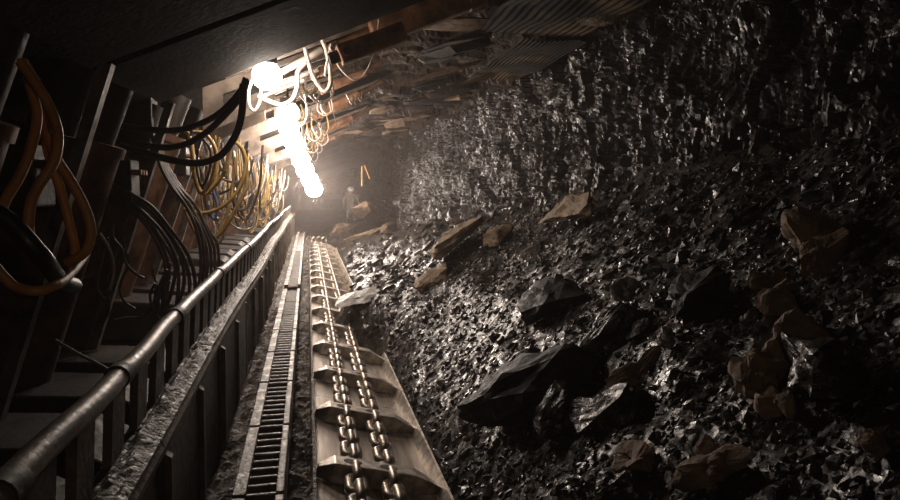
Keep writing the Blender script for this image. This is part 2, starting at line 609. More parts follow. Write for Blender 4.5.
# coal lumps: shared meshes, each lump its own object
lump_meshes = []
for i in range(22):
    rd = random.Random(100 + i)
    vs, fs = rock_arrays(200 + i, (1, rd.uniform(.55, .9), rd.uniform(.42, .75)), rd.choice((9, 11, 14)), .5)
    me = bpy.data.meshes.new('coal_lump')
    me.from_pydata([tuple(v) for v in vs], [], [tuple(int(k) for k in f) for f in fs])
    me.materials.append(M['coal_lump'])
    lump_meshes.append((me, vs, fs))


def in_rubble(px, py):
    """picture region where the rubble shows"""
    left = 448 - (498 - py) * .446 + 6 if py > 340 else (347 if py > 305 else 350 + (305 - py) * -.1)
    if py < 245:
        left = 345
    up = 235 - (px - 345) * .17 if px < 620 else 190 - (px - 620) * .25
    return px > left and py > up and py < 500


def scatter_pose(p, size, rd, jit=.55):
    nrm = slope_normal(p)
    ups = Vector((1, -.25, 0)) + Vector((rd.gauss(0, jit), rd.gauss(0, jit), 0))
    ups = ups - nrm * ups.dot(nrm)
    n2 = (nrm + Vector((rd.gauss(0, .5), rd.gauss(0, .5) - .1, rd.gauss(0, .25)))).normalized()
    return frame(ups, n2)


ZONES = {
    'a': ('coal_lump', 'small black coal lump in the loose spill along the conveyor edge', 'coal lumps along the conveyor edge'),
    'b': ('coal_lump', 'angular black coal lump on the open middle slope of the rubble', 'coal lumps on the middle slope'),
    'c': ('coal_lump', 'glinting black coal lump high on the rubble near the coal face', 'coal lumps near the coal face'),
    'd': ('coal_lump', 'dusty coal lump on the distant rubble beyond the slab across the chain', 'coal lumps on the distant rubble'),
    'e': ('coal_lump', 'large unlit coal lump on the near slope right of the largest black block', 'coal lumps on the near slope'),
}
rd = random.Random(5)
spots = []
tries = 0
while len(spots) < 290 and tries < 9000:
    tries += 1
    px, py = rd.uniform(345, 900), rd.uniform(150, 500)
    if not in_rubble(px, py):
        continue
    p = hit(px, py)
    if p.x > wall_x(p.y) - .1 or p.y > 26 or p.x - bend(p.y) < toe_x(p.y) - .03:
        continue
    D = (p - EYE).length
    s = rd.uniform(11, 22) * D / F_PX
    s = max(.05, min(.34, s))
    if any((q - p).length < (r + s * .3) for q, r in placed):
        continue
    if any((q - p).length < (s + t) * .36 for q, t in spots):
        continue
    spots.append((p, s))
for p, s in spots:
    me = rd.choice(lump_meshes)[0]
    o = bpy.data.objects.new('coal_lump', me)
    C.objects.link(o)
    R = scatter_pose(p, s, rd)
    o.matrix_world = Matrix.Translation(p + slope_normal(p) * s * .08) @ R.to_4x4() @ Matrix.Scale(s, 4)
    z = 'd' if p.y > 9.5 else 'a' if p.x < 1.45 else 'c' if p.x > 2.5 and p.y > 3.6 else 'e' if p.y < 3.9 else 'b'
    tag(o, ZONES[z][1], 'coal', ZONES[z][2])


# the uncountable rest: one slope of fines and chips
def rubble_stuff():
    us = steps((-.9, 1.4, .05), (1.4, 2.9, .04), (2.9, 3.7, .12))
    vs_ = steps((.6, 2, .06), (2, 7, .04), (7, 14, .08), (14, 36, .25))
    mb = MB()
    pts = []
    for y in vs_:
        for u in us:
            X = u + bend(y)
            pts.append((X, y, rub(X, y)))
    n = len(us)
    fs = [(j * n + i, j * n + i + 1, (j + 1) * n + i + 1, (j + 1) * n + i) for j in range(len(vs_) - 1) for i in range(n - 1)]
    V = [np.array(pts)]
    Fc = [np.array([(a, b, c) for a, b, c, d in fs] + [(a, c, d) for a, b, c, d in fs])]
    base = len(pts)
    rd = random.Random(11)
    tmpl = [(v, f) for _, v, f in lump_meshes]
    cnt = 0
    for k in range(16000):
        if k < 11000:
            px, py = rd.uniform(335, 905), rd.uniform(140, 505)
            if not in_rubble(px, py):
                continue
            p = hit(px, py)
            D = (p - EYE).length
            s = rd.choice((rd.uniform(3, 7), rd.uniform(5, 13))) * D / F_PX
        else:
            y = rd.uniform(1, 12)
            x = rd.uniform(.8, 3.2)
            p = Vector((x, y, rub(x, y)))
            s = rd.uniform(.02, .07)
        if p.x > wall_x(p.y) + .2 or p.y > 34 or p.x - bend(p.y) < toe_x(p.y) - .03:
            continue
        s = max(.015, min(.22, s))
        v, f = rd.choice(tmpl)
        R = np.array(scatter_pose(p, s, rd, .7))
        w = (v * s) @ R.T + np.array(p) + np.array(slope_normal(p)) * s * rd.uniform(-.1, .12)
        V.append(w)
        Fc.append(f + base)
        base += len(w)
    V = np.concatenate(V)
    Fc = np.concatenate(Fc)
    me = bpy.data.meshes.new('coal_rubble')
    me.from_pydata(V.tolist(), [], Fc.tolist())
    me.materials.append(M['coal'])
    o = bpy.data.objects.new('coal_rubble', me)
    C.objects.link(o)
    tag(o, 'slope of loose black coal fines and chips piled against the coal face', 'coal rubble', kind='stuff')


rubble_stuff()

# ------------------------------------------------------------------ chain conveyor
Y0, Y1 = 1.0, 21.5
conv = empty('scraper_conveyor', (.4, Y0, Z(-2.0)), 'steel trough of the scraper conveyor with worn deck plates under the twin chains', 'conveyor')
y = Y0
while y < Y1 - .1:
    e = min(Y1, y + 1.5)
    MB().prism([(DX0, Z(deck_z(DX0))), (DX0 + DW, Z(deck_z(DX0 + DW))), (DX0 + DW, Z(deck_z(DX0 + DW) - .04)), (DX0, Z(DZ0 - .04))], y, e - .006, bend).build('deck_plate', 'deck', conv)
    # left side: thin upright edge; right side: sloping worn ramp plate
    MB().prism([(DX0 - .022, Z(DZ0 - .2)), (DX0, Z(DZ0 - .2)), (DX0, Z(DZ0 + .13)), (DX0 - .022, Z(DZ0 + .145))], y, e - .006, bend).build('side_edge', 'steel_dusty', conv)
    xr = DX0 + DW
    zr = deck_z(xr)
    MB().prism([(xr - .06, Z(zr + .02)), (xr - .012, Z(zr + .10)), (xr + .004, Z(zr + .10)), (xr + .004, Z(zr - .2)), (xr - .06, Z(zr - .2))], y, e - .006, bend).build('ramp_plate', 'flight', conv)
    y += 1.5

chain = empty('scraper_chain', (.4, Y0, Z(-1.7)), 'twin strand scraper chain with flight bars running down the conveyor trough', 'chain')
ang = math.radians(14.5)
RT = Matrix.Rotation(ang, 3, 'Y')           # lateral axis dips to the right
FY = [3.84 + (k - 2) * 1.04 for k in range(0, 19)]
FY = [3.86 - 2 * 1.04 + 1.04 * k for k in range(19)]


def lat(u, y, h):
    """point on the deck: u across, y along, h above the deck"""
    p = RT @ Vector((u, 0, h))
    return Vector((DX0 + p.x + bend(y), y, Z(DZ0) + p.z))


W = DW / math.cos(ang) - .03


def flight(y):
    """flight bar: tapered ends, flat top, curved underside face"""
    us = [-.004, .085, .59, W - .005]
    top = [.075, .135, .135, .06]
    # plan: bar set back at the ends
    fr = [.0, -.06, -.06, .0]
    bk = [.06, .07, .07, .06]
    mb = MB()
    P = []
    for u, t, f0, b0 in zip(us, top, fr, bk):
        P += [lat(u, y + f0 + .012, .006), lat(u, y + b0, .006), lat(u, y + b0, t), lat(u, y + f0, t)]
    fs = []
    for i in range(3):
        a, b = i * 4, (i + 1) * 4
        for j in range(4):
            fs.append((a + j, a + (j + 1) % 4, b + (j + 1) % 4, b + j))
    fs += [(3, 2, 1, 0), (12, 13, 14, 15)]
    mb.add(P, fs)
    return mb


def pocket(y, u):
    mb = MB()
    n = 16
    vs = [lat(u + math.cos(2 * PI * k / n) * .052, y + .004 + math.sin(2 * PI * k / n) * .03, .1385) for k in range(n)]
    v2 = [lat(u + math.cos(2 * PI * k / n) * .06, y + .004 + math.sin(2 * PI * k / n) * .037, .1345) for k in range(n)]
    mb.add(v2 + vs, [tuple(range(n, 2 * n))] + [(k, (k + 1) % n, (k + 1) % n + n, k + n) for k in range(n)])
    return mb


def ring(y, u):
    """raised rim of the link pocket in the flight's top"""
    pts = [lat(u + math.cos(2 * PI * k / 18) * .056, y + .004 + math.sin(2 * PI * k / 18) * .03, .097) for k in range(19)]
    return MB().tube(pts, .006, 5, False)


STR = (.215, .44)
for y in FY:
    if y > Y1 - .3:
        break
    f = flight(y).build('flight_bar', 'flight', chain, bevel=.006)
    if y < 9:
        for u in (STR[0] - .02, STR[1] - .02, .66 - .02):
            if u + .06 < W:
                if u < .6:
                    pocket(y, u).build('link_pocket', 'steel_dark', f)
LP = 1.04 / 8


def link_pts(y, u, flat):
    """stadium ring, one link pitch long plus the wire overlap"""
    hl, r = LP * .5 - .008, .046
    pts = []
    for k in range(9):
        a = -PI / 2 + PI * k / 8
        pts.append((hl + r * math.cos(a) * .9, r * math.sin(a)))
    for k in range(9):
        a = PI / 2 + PI * k / 8
        pts.append((-hl + r * math.cos(a) * .9, r * math.sin(a)))
    pts.append(pts[0])
    return [lat(u + (s if flat else 0), y + l, .078 + (0 if flat else s)) for l, s in pts]


links = []
for u in STR:
    y = FY[0] - 3.5 * LP
    k = 0
    while y < Y1 - .5:
        links.append((y, u, k % 2 == 0))
        y += LP
        k += 1
links.sort()
seen = [l for l in links if l[0] > 2.2]
far = MB()
for i, (y, u, fl) in enumerate(seen):
    if i < 100:
        MB().tube(link_pts(y, u, fl), .029, 8, False).build('chain_link', 'chain', chain)
    else:
        far.tube(link_pts(y, u, fl), .029, 6, False)
fo = far.build('chain_links', 'chain', chain)
fo['kind'] = 'stuff'

# dirt packed on the ledge left of the trough
def ledge_fn(X, Y):
    z = -1.60 + nz(X, Y, 2, 6) * .05 + nz(X, Y, 5, 18) * .025
    if X > -.005:
        z = -1.56
    return (X + bend(Y), Y, Z(z))


tag(grid('packed_dirt', steps((-.15, .012, .016)), steps((.8, 8, .03), (8, 24, .1)), ledge_fn, 'dirt', False),
    'rough strip of packed coal dirt between the toothed rack and the chain trough', 'dirt', kind='stuff')

# ------------------------------------------------------------------ haulage rack: sections end to end
RX0, RX1, RZ = -.325, -.150, -1.36
SEG = .86
y = 1.15
k = 0
while y < 26 and k < 22:
    if 8.6 < y < 9.4:
        y += .35
    yaw = math.atan((bend(y + SEG) - bend(y)) / SEG)
    loc = Vector(((RX0 + RX1) / 2 + bend(y), y, Z(RZ)))
    pos = ['nearest'] + ORD[1:]
    t = empty('haulage_rack', loc, ('worn toothed rack section with scraped pale side rails, %s from the camera end' % pos[k]), 'rack', 'rack sections beside the conveyor')
    sx = (RX1 - RX0) / 2
    L = SEG - .03
    for sgn, w in ((-1, .058), (1, .036)):
        MB().hexa([Vector(loc) + Vector(q) for q in (
            (sgn * sx - w / 2, 0, -.16), (sgn * sx + w / 2, 0, -.16), (sgn * sx + w / 2, L, -.16), (sgn * sx - w / 2, L, -.16),
            (sgn * sx - w / 2, 0, .02), (sgn * sx + w / 2, 0, .02), (sgn * sx + w / 2, L, .02), (sgn * sx - w / 2, L, .02))]).build('side_rail', 'rack_rail', t, bevel=.005)
    if y < 14:
        n = 9
        for j in range(n):
            yy = (j + .5) * L / n
            MB().cyl(loc + Vector((-sx, yy, -.03)), loc + Vector((sx, yy, -.03)), .026, 10).build('rung', 'rack_rung', t)
    else:
        m2 = MB()
        MB().box(loc + Vector((0, L / 2, -.03)), (2 * sx - .04, L, .05)).build('infill_plate', 'rack_rung', t)
    MB().box(loc + Vector((0, L / 2, -.13)), (2 * sx - .04, L, .03)).build('bottom_plate', 'steel_dark', t)
    # support bracket down to the pan
    MB().box(loc + Vector((-.02, L / 2, -.24)), (.2, L * .9, .2)).build('support_bracket', 'steel_dark', t)
    t.rotation_euler.z = -yaw
    y += SEG
    k += 1

# ------------------------------------------------------------------ spill plate barrier with handrail
BY0, BY1 = .7, 21.0
bar = empty('spill_plate_barrier', (-.5, BY0, Z(-1.6)), 'long steel barrier of dark panels, dirt covered ledge and slat posts beside the conveyor', 'barrier')
PX, PZ = -.565, -.55


def bb(y):
    """the barrier wanders a little along its length"""
    return bend(y) + .012 * math.sin(y * 1.1) - .006 * max(0, y - 8) * 0


y = BY0
i = 0
while y < BY1:
    e = y + 1.5
    j = .012 * ((i * 7) % 3 - 1)
    MB().prism([(-.53 + j, Z(-1.6)), (-.51 + j, Z(-1.6)), (-.495 + j, Z(-.86)), (-.515 + j, Z(-.86))], y, e - .012, bb).build('panel', 'steel_panel', bar)
    MB().prism([(-.60, Z(-.79)), (-.60, Z(-.84)), (-.49, Z(-.88)), (-.478, Z(-.84)), (-.50, Z(-.80))], y, e - .012, bb).build('ledge_beam', 'steel_dusty', bar)
    for q in (.0, .75):
        MB().prism([(-.512 + j, Z(-1.6)), (-.485 + j, Z(-1.6)), (-.472 + j, Z(-.9)), (-.497 + j, Z(-.88))], y + q + .05, y + q + .085, bb).build('rib', 'post', bar)
    y = e
    i += 1
y = BY0 + .1
while y < BY1 - .3:
    wv = .13 + .05 * random.random()
    MB().prism([(-.595, Z(-.80)), (-.57, Z(-.80)), (-.555, Z(PZ - .03)), (-.58, Z(PZ - .03))], y, y + wv, bb).build('post', 'post', bar)
    y += .27 + .05 * random.random()


def dirt_on_ledge(u, y):
    h = max(-.02, .026 + nz(u, y, 3, 5) * .018 + nz(u, y, 8, 24) * .010) * (1 - abs(u - .5) * 1.6)
    return (-.605 + .125 * u + bb(y), y, Z(-.80 + h))


d = grid('ledge_dirt', steps((0, 1, .08)), steps((BY0, 9, .03), (9, BY1, .1)), dirt_on_ledge, 'ledge', False)
tag(d, 'crumbly coal dirt heaped along the ledge of the barrier', 'dirt', kind='stuff')

# the pipe on top: lengths with couplings
pp = empty('handrail_pipe', (PX, BY0, Z(PZ)), 'shiny worn steel pipe running along the top of the barrier as a handrail', 'pipe')
cuts = [.5, 1.28, 2.06, 2.95, 4.4, 6.2, 8.2, 10.4, 12.8, 15.4, 18.0]
for a, b in zip(cuts, cuts[1:] + [20.6]):
    pts = [Vector((PX + bb(a + (b - a) * t / 8) + .004 * math.sin(a * 3 + t * .8), a + (b - a) * t / 8, Z(PZ + .004 * math.sin(a * 5 + t * .6)))) for t in range(9)]
    MB().tube(pts, .031, 16).build('pipe_length', 'pipe', pp)
    q = pts[-1]
    MB().cyl(q - Vector((0, .035, 0)), q + Vector((0, .035, 0)), .037, 16).build('coupling', 'steel_dark', pp)

# ------------------------------------------------------------------ powered roof supports (shields)
LEAN = math.tan(math.radians(18.5))
CAN0 = .669                                   # canopy underside height at x = -.98 (near supports)
CS = .43


def can_z(x, lift=0.0):
    return CAN0 + CS * (x + .98) + lift


def make_support(near):
    o = Vector((-1.5, 0, Z(-1.4)))
    t = empty('roof_support', o, None, 'roof support', 'hydraulic roof supports along the left side')
    hw = .70
    tip = 1.62
    # canopy: box beam tapering to the tip, with ribs under it
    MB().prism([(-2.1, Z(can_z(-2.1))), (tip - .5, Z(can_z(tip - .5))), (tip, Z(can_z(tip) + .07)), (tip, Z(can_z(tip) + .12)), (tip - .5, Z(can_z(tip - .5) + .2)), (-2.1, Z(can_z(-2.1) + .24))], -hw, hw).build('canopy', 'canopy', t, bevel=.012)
    for yy in () if near else (-.55, -.2, .2, .55):
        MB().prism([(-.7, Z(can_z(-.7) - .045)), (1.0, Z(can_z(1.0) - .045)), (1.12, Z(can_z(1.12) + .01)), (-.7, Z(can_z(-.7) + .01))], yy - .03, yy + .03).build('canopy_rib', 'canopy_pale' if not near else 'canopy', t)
    if not near:
        # forward ram (cantilever cylinder) under the tip, with its clevis
        a = Vector((.28, -.42, Z(can_z(.28) - .12)))
        b = Vector((.78, -.46, Z(can_z(.78) - .10)))
        MB().cyl(a, b, .075, 18).build('ram_cylinder', 'rust', t)
        c2 = Vector((1.15, -.5, Z(can_z(1.15) - .05)))
        MB().cyl(b, c2, .045, 14).build('ram_rod', 'rust_dark', t)
        cl = MB().box(a - (b - a).normalized() * .05, (.10, .13, .12), Euler((0, -math.atan(CS), 0)).to_matrix()).build('clevis', 'rust', t, bevel=.01)
        MB().cyl(a + Vector((-.05, -.08, 0)), a + Vector((-.05, .08, 0)), .03, 14).build('clevis_pin', 'steel_dusty', cl)
        # casting with slot where the legs meet the canopy
        zc = can_z(-.62)
        z0, z1 = Z(zc - .36), Z(zc + .02)
        lug = MB()
        y0 = -.30
        # plate in the plane across the tunnel, with a slot window, made of four bars
        def quad(p, y, d):
            lug.prism(p, y, y + d)
        A = lambda u, v: (-.92 + .62 * u, Z(can_z(-.92 + .62 * u) - .40 + .42 * v))
        for u0, u1, v0, v1 in ((0, 1, 0, .42), (0, 1, .66, 1), (0, .28, .42, .66), (.82, 1, .42, .66)):
            quad([A(u0, v0), A(u1, v0), A(u1, v1), A(u0, v1)], y0, .05)
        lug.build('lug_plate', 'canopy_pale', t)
        MB().prism([A(.2, .38), A(.86, .38), A(.86, .7), A(.2, .7)], y0 + .12, y0 + .14).build('lug_backing', 'steel_dark', t)
    # legs
    for yy in (-.33, .52):
        p0 = Vector((-1.76, yy, Z(-1.28)))
        p1 = Vector((-1.76 + LEAN * .95, yy, Z(-.33)))
        p2 = Vector((-1.76 + LEAN * 1.55, yy, Z(.27)))
        p3 = Vector((-1.11, yy, Z(can_z(-1.11))))
        lg = MB().cyl(p0, p2, .165, 24).build('leg_cylinder', 'rust_dark', t)
        MB().cyl(p2 - (p2 - p0).normalized() * .05, p2 + (p2 - p0).normalized() * .015, .182, 24).build('gland_ring', 'rust_dark', lg)
        MB().cyl(p2, p3, .11, 20).build('leg_rod', 'steel_dark', t)
    # base pontoon and toe
    MB().prism([(-2.3, Z(-1.5)), (-.86, Z(-1.5)), (-.80, Z(-1.38)), (-1.1, Z(-1.2)), (-2.3, Z(-1.1))], -.62, -.12).build('base_pontoon', 'steel_dark', t, bevel=.015)
    MB().prism([(-2.3, Z(-1.5)), (-.86, Z(-1.5)), (-.80, Z(-1.38)), (-1.1, Z(-1.2)), (-2.3, Z(-1.1))], .12, .62).build('base_pontoon', 'steel_dark', t, bevel=.015)
    # rear shield plate
    MB().prism([(-2.35, Z(-1.1)), (-2.25, Z(-1.1)), (-2.02, Z(can_z(-2.05) + .03)), (-2.12, Z(can_z(-2.12) + .03))], -.66, .66).build('gob_shield', 'canopy', t)
    # hose guard: thin leaning angle bar in front of the near leg
    g0 = Vector((-1.56, .40, Z(-1.15)))
    g1 = Vector((-1.56 + LEAN * 1.75, .40, Z(.60)))
    ax = (g1 - g0)
    gx = Vector((.05, 0, 0))
    MB().hexa([g0, g0 + gx, g0 + gx + Vector((0, .012, 0)), g0 + Vector((0, .012, 0)), g1, g1 + gx, g1 + gx + Vector((0, .012, 0)), g1 + Vector((0, .012, 0))]).build('hose_guard', 'steel_dusty', t)
    MB().hexa([g0 + gx, g0 + gx + Vector((.008, 0, 0)), g0 + gx + Vector((.008, .07, 0)), g0 + gx + Vector((0, .07, 0)), g1 + gx, g1 + gx + Vector((.008, 0, 0)), g1 + gx + Vector((.008, .07, 0)), g1 + gx + Vector((0, .07, 0))]).build('guard_flange', 'steel_dusty', t)
    # valve block between the legs
    vb = MB().box((-1.18, .02, Z(.05)), (.16, .22, .26)).build('valve_block', 'steel_dark', t, bevel=.01)
    for q in (-.07, 0, .07):
        MB().cyl(Vector((-1.1, q, Z(.1))), Vector((-1.04, q, Z(.1))), .018, 10).build('valve_port', 'rust', vb)
    return t


sup, sup2 = make_support(True), make_support(False)
NS = 13
sy = [4.59 - 1.5 * 2, 4.59 - 1.5, 4.59] + [6.5 + 1.5 * k for k in range(NS - 3)]
names = ['nearest roof support, an unlit steel canopy and legs in the dark', 'second roof support, its dark canopy overhead in front of the first lamp',
         'third roof support, its canopy edge just short of the first lamp'] + \
        ['%s roof support, rusty legs and lit canopy beyond the first lamp' % ORD[k] for k in range(3, NS)]
sups = []
rs = random.Random(3)
for k, yy in enumerate(sy):
    o = sup if k == 0 else sup2 if k == 3 else copy_tree(sup if k < 3 else sup2)
    lift = 0 if k < 3 else .22 + rs.uniform(-.04, .06)
    o.location = Vector((-1.5 + bend(yy) + (rs.uniform(-.12, .06) if k >= 3 else 0), yy, Z(-1.4) + lift))
    if k >= 3:
        o.rotation_euler = (rs.uniform(-.035, .035), rs.uniform(-.03, .05), rs.uniform(-.06, .06))
    o['label'] = names[k]
    sups.append(o)

# ------------------------------------------------------------------ lamps hanging under the canopies
lamps = [(267, 76, 5.62, .12, 'lamp_near', 'nearest glaring round lamp hanging under the canopy edge'),
         (288, 113, 7.6, .125, 'lamp', 'second glaring lamp, topmost of the merging bright row'),
         (289, 127, 8.9, .135, 'lamp', 'third lamp, second from the top of the merging bright row'),
         (292, 139, 10.3, .15, 'lamp', 'fourth lamp, third from the top of the merging bright row'),
         (296, 150, 11.8, .165, 'lamp', 'fifth lamp, in the middle of the merging bright row'),
         (301, 160, 13.5, .18, 'lamp', 'sixth lamp, just past the middle of the merging bright row'),
         (305, 170, 15.5, .2, 'lamp', 'seventh lamp, above the bend of the barrier'),
         (310, 180, 17.7, .22, 'lamp', 'eighth lamp, second from the low end of the bright row'),
         (314, 189, 20.0, .25, 'lamp', 'last lamp of the row, lowest and glaring at the tunnel bend')]
for px, py, Y, r, m, lab in lamps:
    c = at(px, py, Y)
    t = empty('mine_lamp', c, lab, 'lamp', 'lamps hung along the roof')
    MB().ball(c, r, 20, 12, (1, 1, .95)).build('lamp_glass', m, t)
    MB().cyl(c + Vector((0, 0, r * .8)), c + Vector((0, 0, r * 1.3)), r * .7, 18).build('lamp_housing', 'steel_dark', t)
    MB().cyl(c + Vector((0, 0, r * 1.3)), c + Vector((0, 0, r * 1.3 + .25)), .012, 8).build('hanger', 'steel_dark', t)

# ------------------------------------------------------------------ hoses and cables
def hose(name, pts, r, m, label, cat='hose', group=None, n=8, per=8):
    P = [at(*q) for q in pts]
    return tag(MB().tube(spline(P, per), r, n).build(name, m), label, cat, group)


def lvl(px, Y):
    return [(x, y, Y) for x, y in px]


G = 'thick orange hoses looped by the nearest support'
hose('orange_hose', [(22, 60, 2.3), (33, 95, 2.28), (37, 117, 2.25), (31, 147, 2.22), (20, 175, 2.2), (8, 195, 2.2), (0, 212, 2.2)], .0155, 'hose_orange', 'thick orange hose hanging outermost and curving away behind the dark beam', group=G)
hose('orange_hose', [(20, 62, 2.2), (41, 91, 2.2), (53, 115, 2.18), (58, 139, 2.16), (53, 163, 2.14), (38, 187, 2.12), (30, 206, 2.1), (30, 240, 2.1), (46, 263, 2.1)], .0155, 'hose_orange', 'thick orange hose curving forward over the others in a wide S', group=G)
hose('orange_hose', [(24, 62, 2.35), (41, 94, 2.35), (46, 127, 2.33), (48, 151, 2.3), (58, 182, 2.3), (67, 214, 2.3), (75, 252, 2.3), (70, 268, 2.3)], .0155, 'hose_orange', 'straightest orange hose dropping down inside the loop', group=G)
hose('orange_hose', [(48, 135, 2.26), (56, 158, 2.24), (72, 183, 2.24), (86, 210, 2.24), (91, 234, 2.24), (84, 253, 2.24), (66, 263, 2.24)], .0155, 'hose_orange', 'orange hose bulging out as the lower right loop', group=G)
hose('orange_hose', [(-8, 262, 2.1), (2, 275, 2.1), (16, 287, 2.1), (36, 291, 2.1), (54, 286, 2.15), (70, 274, 2.3), (84, 256, 2.5), (90, 238, 2.7)], .0155, 'hose_orange', 'orange hose sagging lowest across the dark base', group=G)
hose('dark_strap', [(-4, 212, 2.05), (14, 226, 2.05), (32, 246, 2.05), (46, 262, 2.1), (60, 280, 2.3), (74, 286, 2.5)], .028, 'hose_black', 'dark thick hose crossing in front of the orange hoses', group=None)

G = 'black cables sagging from the lamp'
hose('black_cable', lvl([(110, 124), (146, 129), (177, 130), (200, 124), (221, 112), (240, 92), (246, 78)], 4.9), .022, 'hose_black', 'uppermost black cable sagging towards the first lamp', 'cable', G)
hose('black_cable', lvl([(110, 140), (156, 147), (179, 146), (198, 138), (216, 124), (238, 100), (247, 80)], 4.8), .022, 'hose_black', 'middle black cable of the three sagging near the first lamp', 'cable', G)
hose('black_cable', lvl([(120, 146), (159, 157), (177, 161), (200, 163), (221, 155), (236, 134), (242, 111), (243, 84)], 4.7), .024, 'hose_black', 'lowest black cable hanging in a deep loop', 'cable', G)
G = 'yellow hoses hanging from the lit support'
hose('yellow_hose', lvl([(193, 132), (205, 134), (214, 146), (216, 160), (211, 181), (201, 193), (195, 178), (192, 155), (188, 132)], 5.6), .016, 'hose_yellow', 'yellow hose hung in a narrow upright loop', group=G)
hose('yellow_hose', lvl([(184, 128), (191, 142), (194, 165), (197, 186), (205, 194), (214, 186), (224, 172), (232, 146)], 5.7), .016, 'hose_yellow', 'yellow hose crossing the narrow loop and rising to the right', group=G)
hose('yellow_hose', lvl([(236, 142), (243, 150), (246, 165), (239, 189), (223, 206), (203, 213), (184, 209)], 5.9), .017, 'hose_yellow', 'long yellow hose sweeping down in a wide bow', group=G)
hose('yellow_hose', lvl([(238, 140), (245, 160), (247, 185), (238, 205), (226, 226), (214, 240)], 6.1), .017, 'hose_yellow', 'yellow hose dropping to the handrail pipe', group=G)
hose('yellow_hose', lvl([(200, 135), (210, 150), (209, 172), (202, 186), (197, 170), (198, 150)], 5.5), .010, 'hose_black', 'thin dark hose following the narrow yellow loop', group=None)
hose('blue_hose', lvl([(213, 190), (217, 205), (215, 219), (210, 213), (209, 205)], 5.9), .012, 'hose_blue', 'small blue hose loop low behind the yellow hoses')
G = 'pale hoses beside the first lamp'
hose('white_hose', lvl([(253, 78), (249, 90), (249, 104), (254, 111), (259, 104), (261, 92), (261, 78)], 5.75), .013, 'hose_white', 'pale hose in a small upright loop under the first lamp', group=G)
hose('white_hose', lvl([(258, 96), (268, 101), (281, 105), (292, 100), (297, 88), (298, 72), (306, 62)], 5.85), .021, 'hose_white', 'thick pale hose bowing right from the first lamp', group=G)
hose('white_hose', lvl([(305, 48), (308, 60), (314, 78), (324, 91), (330, 85), (330, 70), (326, 50), (322, 40)], 5.85), .018, 'hose_white', 'bright white hose hanging in a long narrow loop', group=G)
hose('white_hose', lvl([(331, 44), (328, 58), (326, 68), (325, 76)], 5.8), .012, 'hose_white', 'short white hose end beside the long narrow loop', group=G)
hose('thin_cable', lvl([(330, 48), (340, 68), (355, 80), (367, 70), (376, 45), (379, 20)], 5.7), .008, 'hose_white', 'thin cable hanging in a deep loop below the rusty ram', 'cable')
hose('thin_cable', lvl([(346, 94), (352, 104), (353, 96), (356, 104), (357, 94), (361, 101), (362, 92)], 7.5), .008, 'hose_white', 'small curly pale wire dangling under the roof', 'cable', n=6)
# bright pipes under the canopy right of the first lamp
G = 'pale pipes under the canopy by the first lamp'
for q, (a, b, r, lab) in enumerate([((282, 72), (322, 50), .030, 'thick pale pipe under the canopy right of the first lamp'),
                              ((272, 88), (318, 70), .018, 'thin pale pipe rising just under the thick one'),
                              ((264, 96), (304, 80), .014, 'thin pale pipe lowest of the three beside the first lamp')]):
    hose('supply_pipe', [(a[0], a[1], 5.95), (b[0], b[1], 6.0)], r, 'hose_white', lab, 'pipe', G)

# coils of grey cable behind the handrail
rs = random.Random(31)
G = 'grey cables coiled behind the handrail'
for q in range(7):
    s = q * 4.2
    hose('grey_cable', lvl([(110 - s * .2, 182 + s * .3), (132 - s * .2, 194 + s * .5), (152 - s * .3, 209 + s * .6 + rs.uniform(-2, 2)), (171 - s * .5 + rs.uniform(-2, 2), 228 + s * .6), (188 - s * .9 + rs.uniform(-2, 2), 254 + s * .5), (195 - s * 1.3, 280 + s * .3), (192 - s * 1.5 + rs.uniform(-3, 3), 308)], 4.5 + .03 * q), .0125, 'hose_grey',
         'grey cable of the wide coil sagging behind the handrail', 'cable', G)
G = 'grey cables hanging beside the rusty leg'
for q in range(6):
    s = q * 3.6
    hose('grey_cable', lvl([(150 + s * .3, 92), (151 + s * .3, 125), (158 + s * .4, 160), (171 + s * .5, 186), (184 + s * .7 + rs.uniform(-2, 2), 206), (197 + s * .7, 230 + rs.uniform(-3, 3)), (201 + s * .9, 262 - s), (198 + s * 1.2, 290 - s)], 5.0 + .04 * q), .012, 'hose_grey',
         'grey cable hanging in a bundle right of the rusty leg', 'cable', G)
G = 'thin tangled cables low behind the handrail'
rs = random.Random(21)
for q in range(12):
    x0, y0 = rs.uniform(95, 170), rs.uniform(225, 300)
    pts = [(x0, y0)]
    a = rs.uniform(.9, 2.2)
    for k in range(5):
        a += rs.uniform(-.7, .7)
        x0 += math.cos(a) * 13
        y0 += abs(math.sin(a)) * 13
        pts.append((x0, min(y0, 345)))
    hose('tangled_cable', lvl(pts, rs.uniform(3.9, 4.5)), .008, 'hose_grey', 'thin cable in the dark tangle low behind the handrail', 'cable', G)
hose('tangled_cable', lvl([(100, 233), (110, 250), (114, 270), (110, 290)], 3.6), .007, 'hose_white', 'single thin pale cable curving down before the dark leg', 'cable')
hose('tangled_cable', lvl([(55, 340), (75, 352), (98, 364), (112, 372)], 2.4), .006, 'hose_grey', 'thin wire slanting down to the handrail pipe', 'cable')

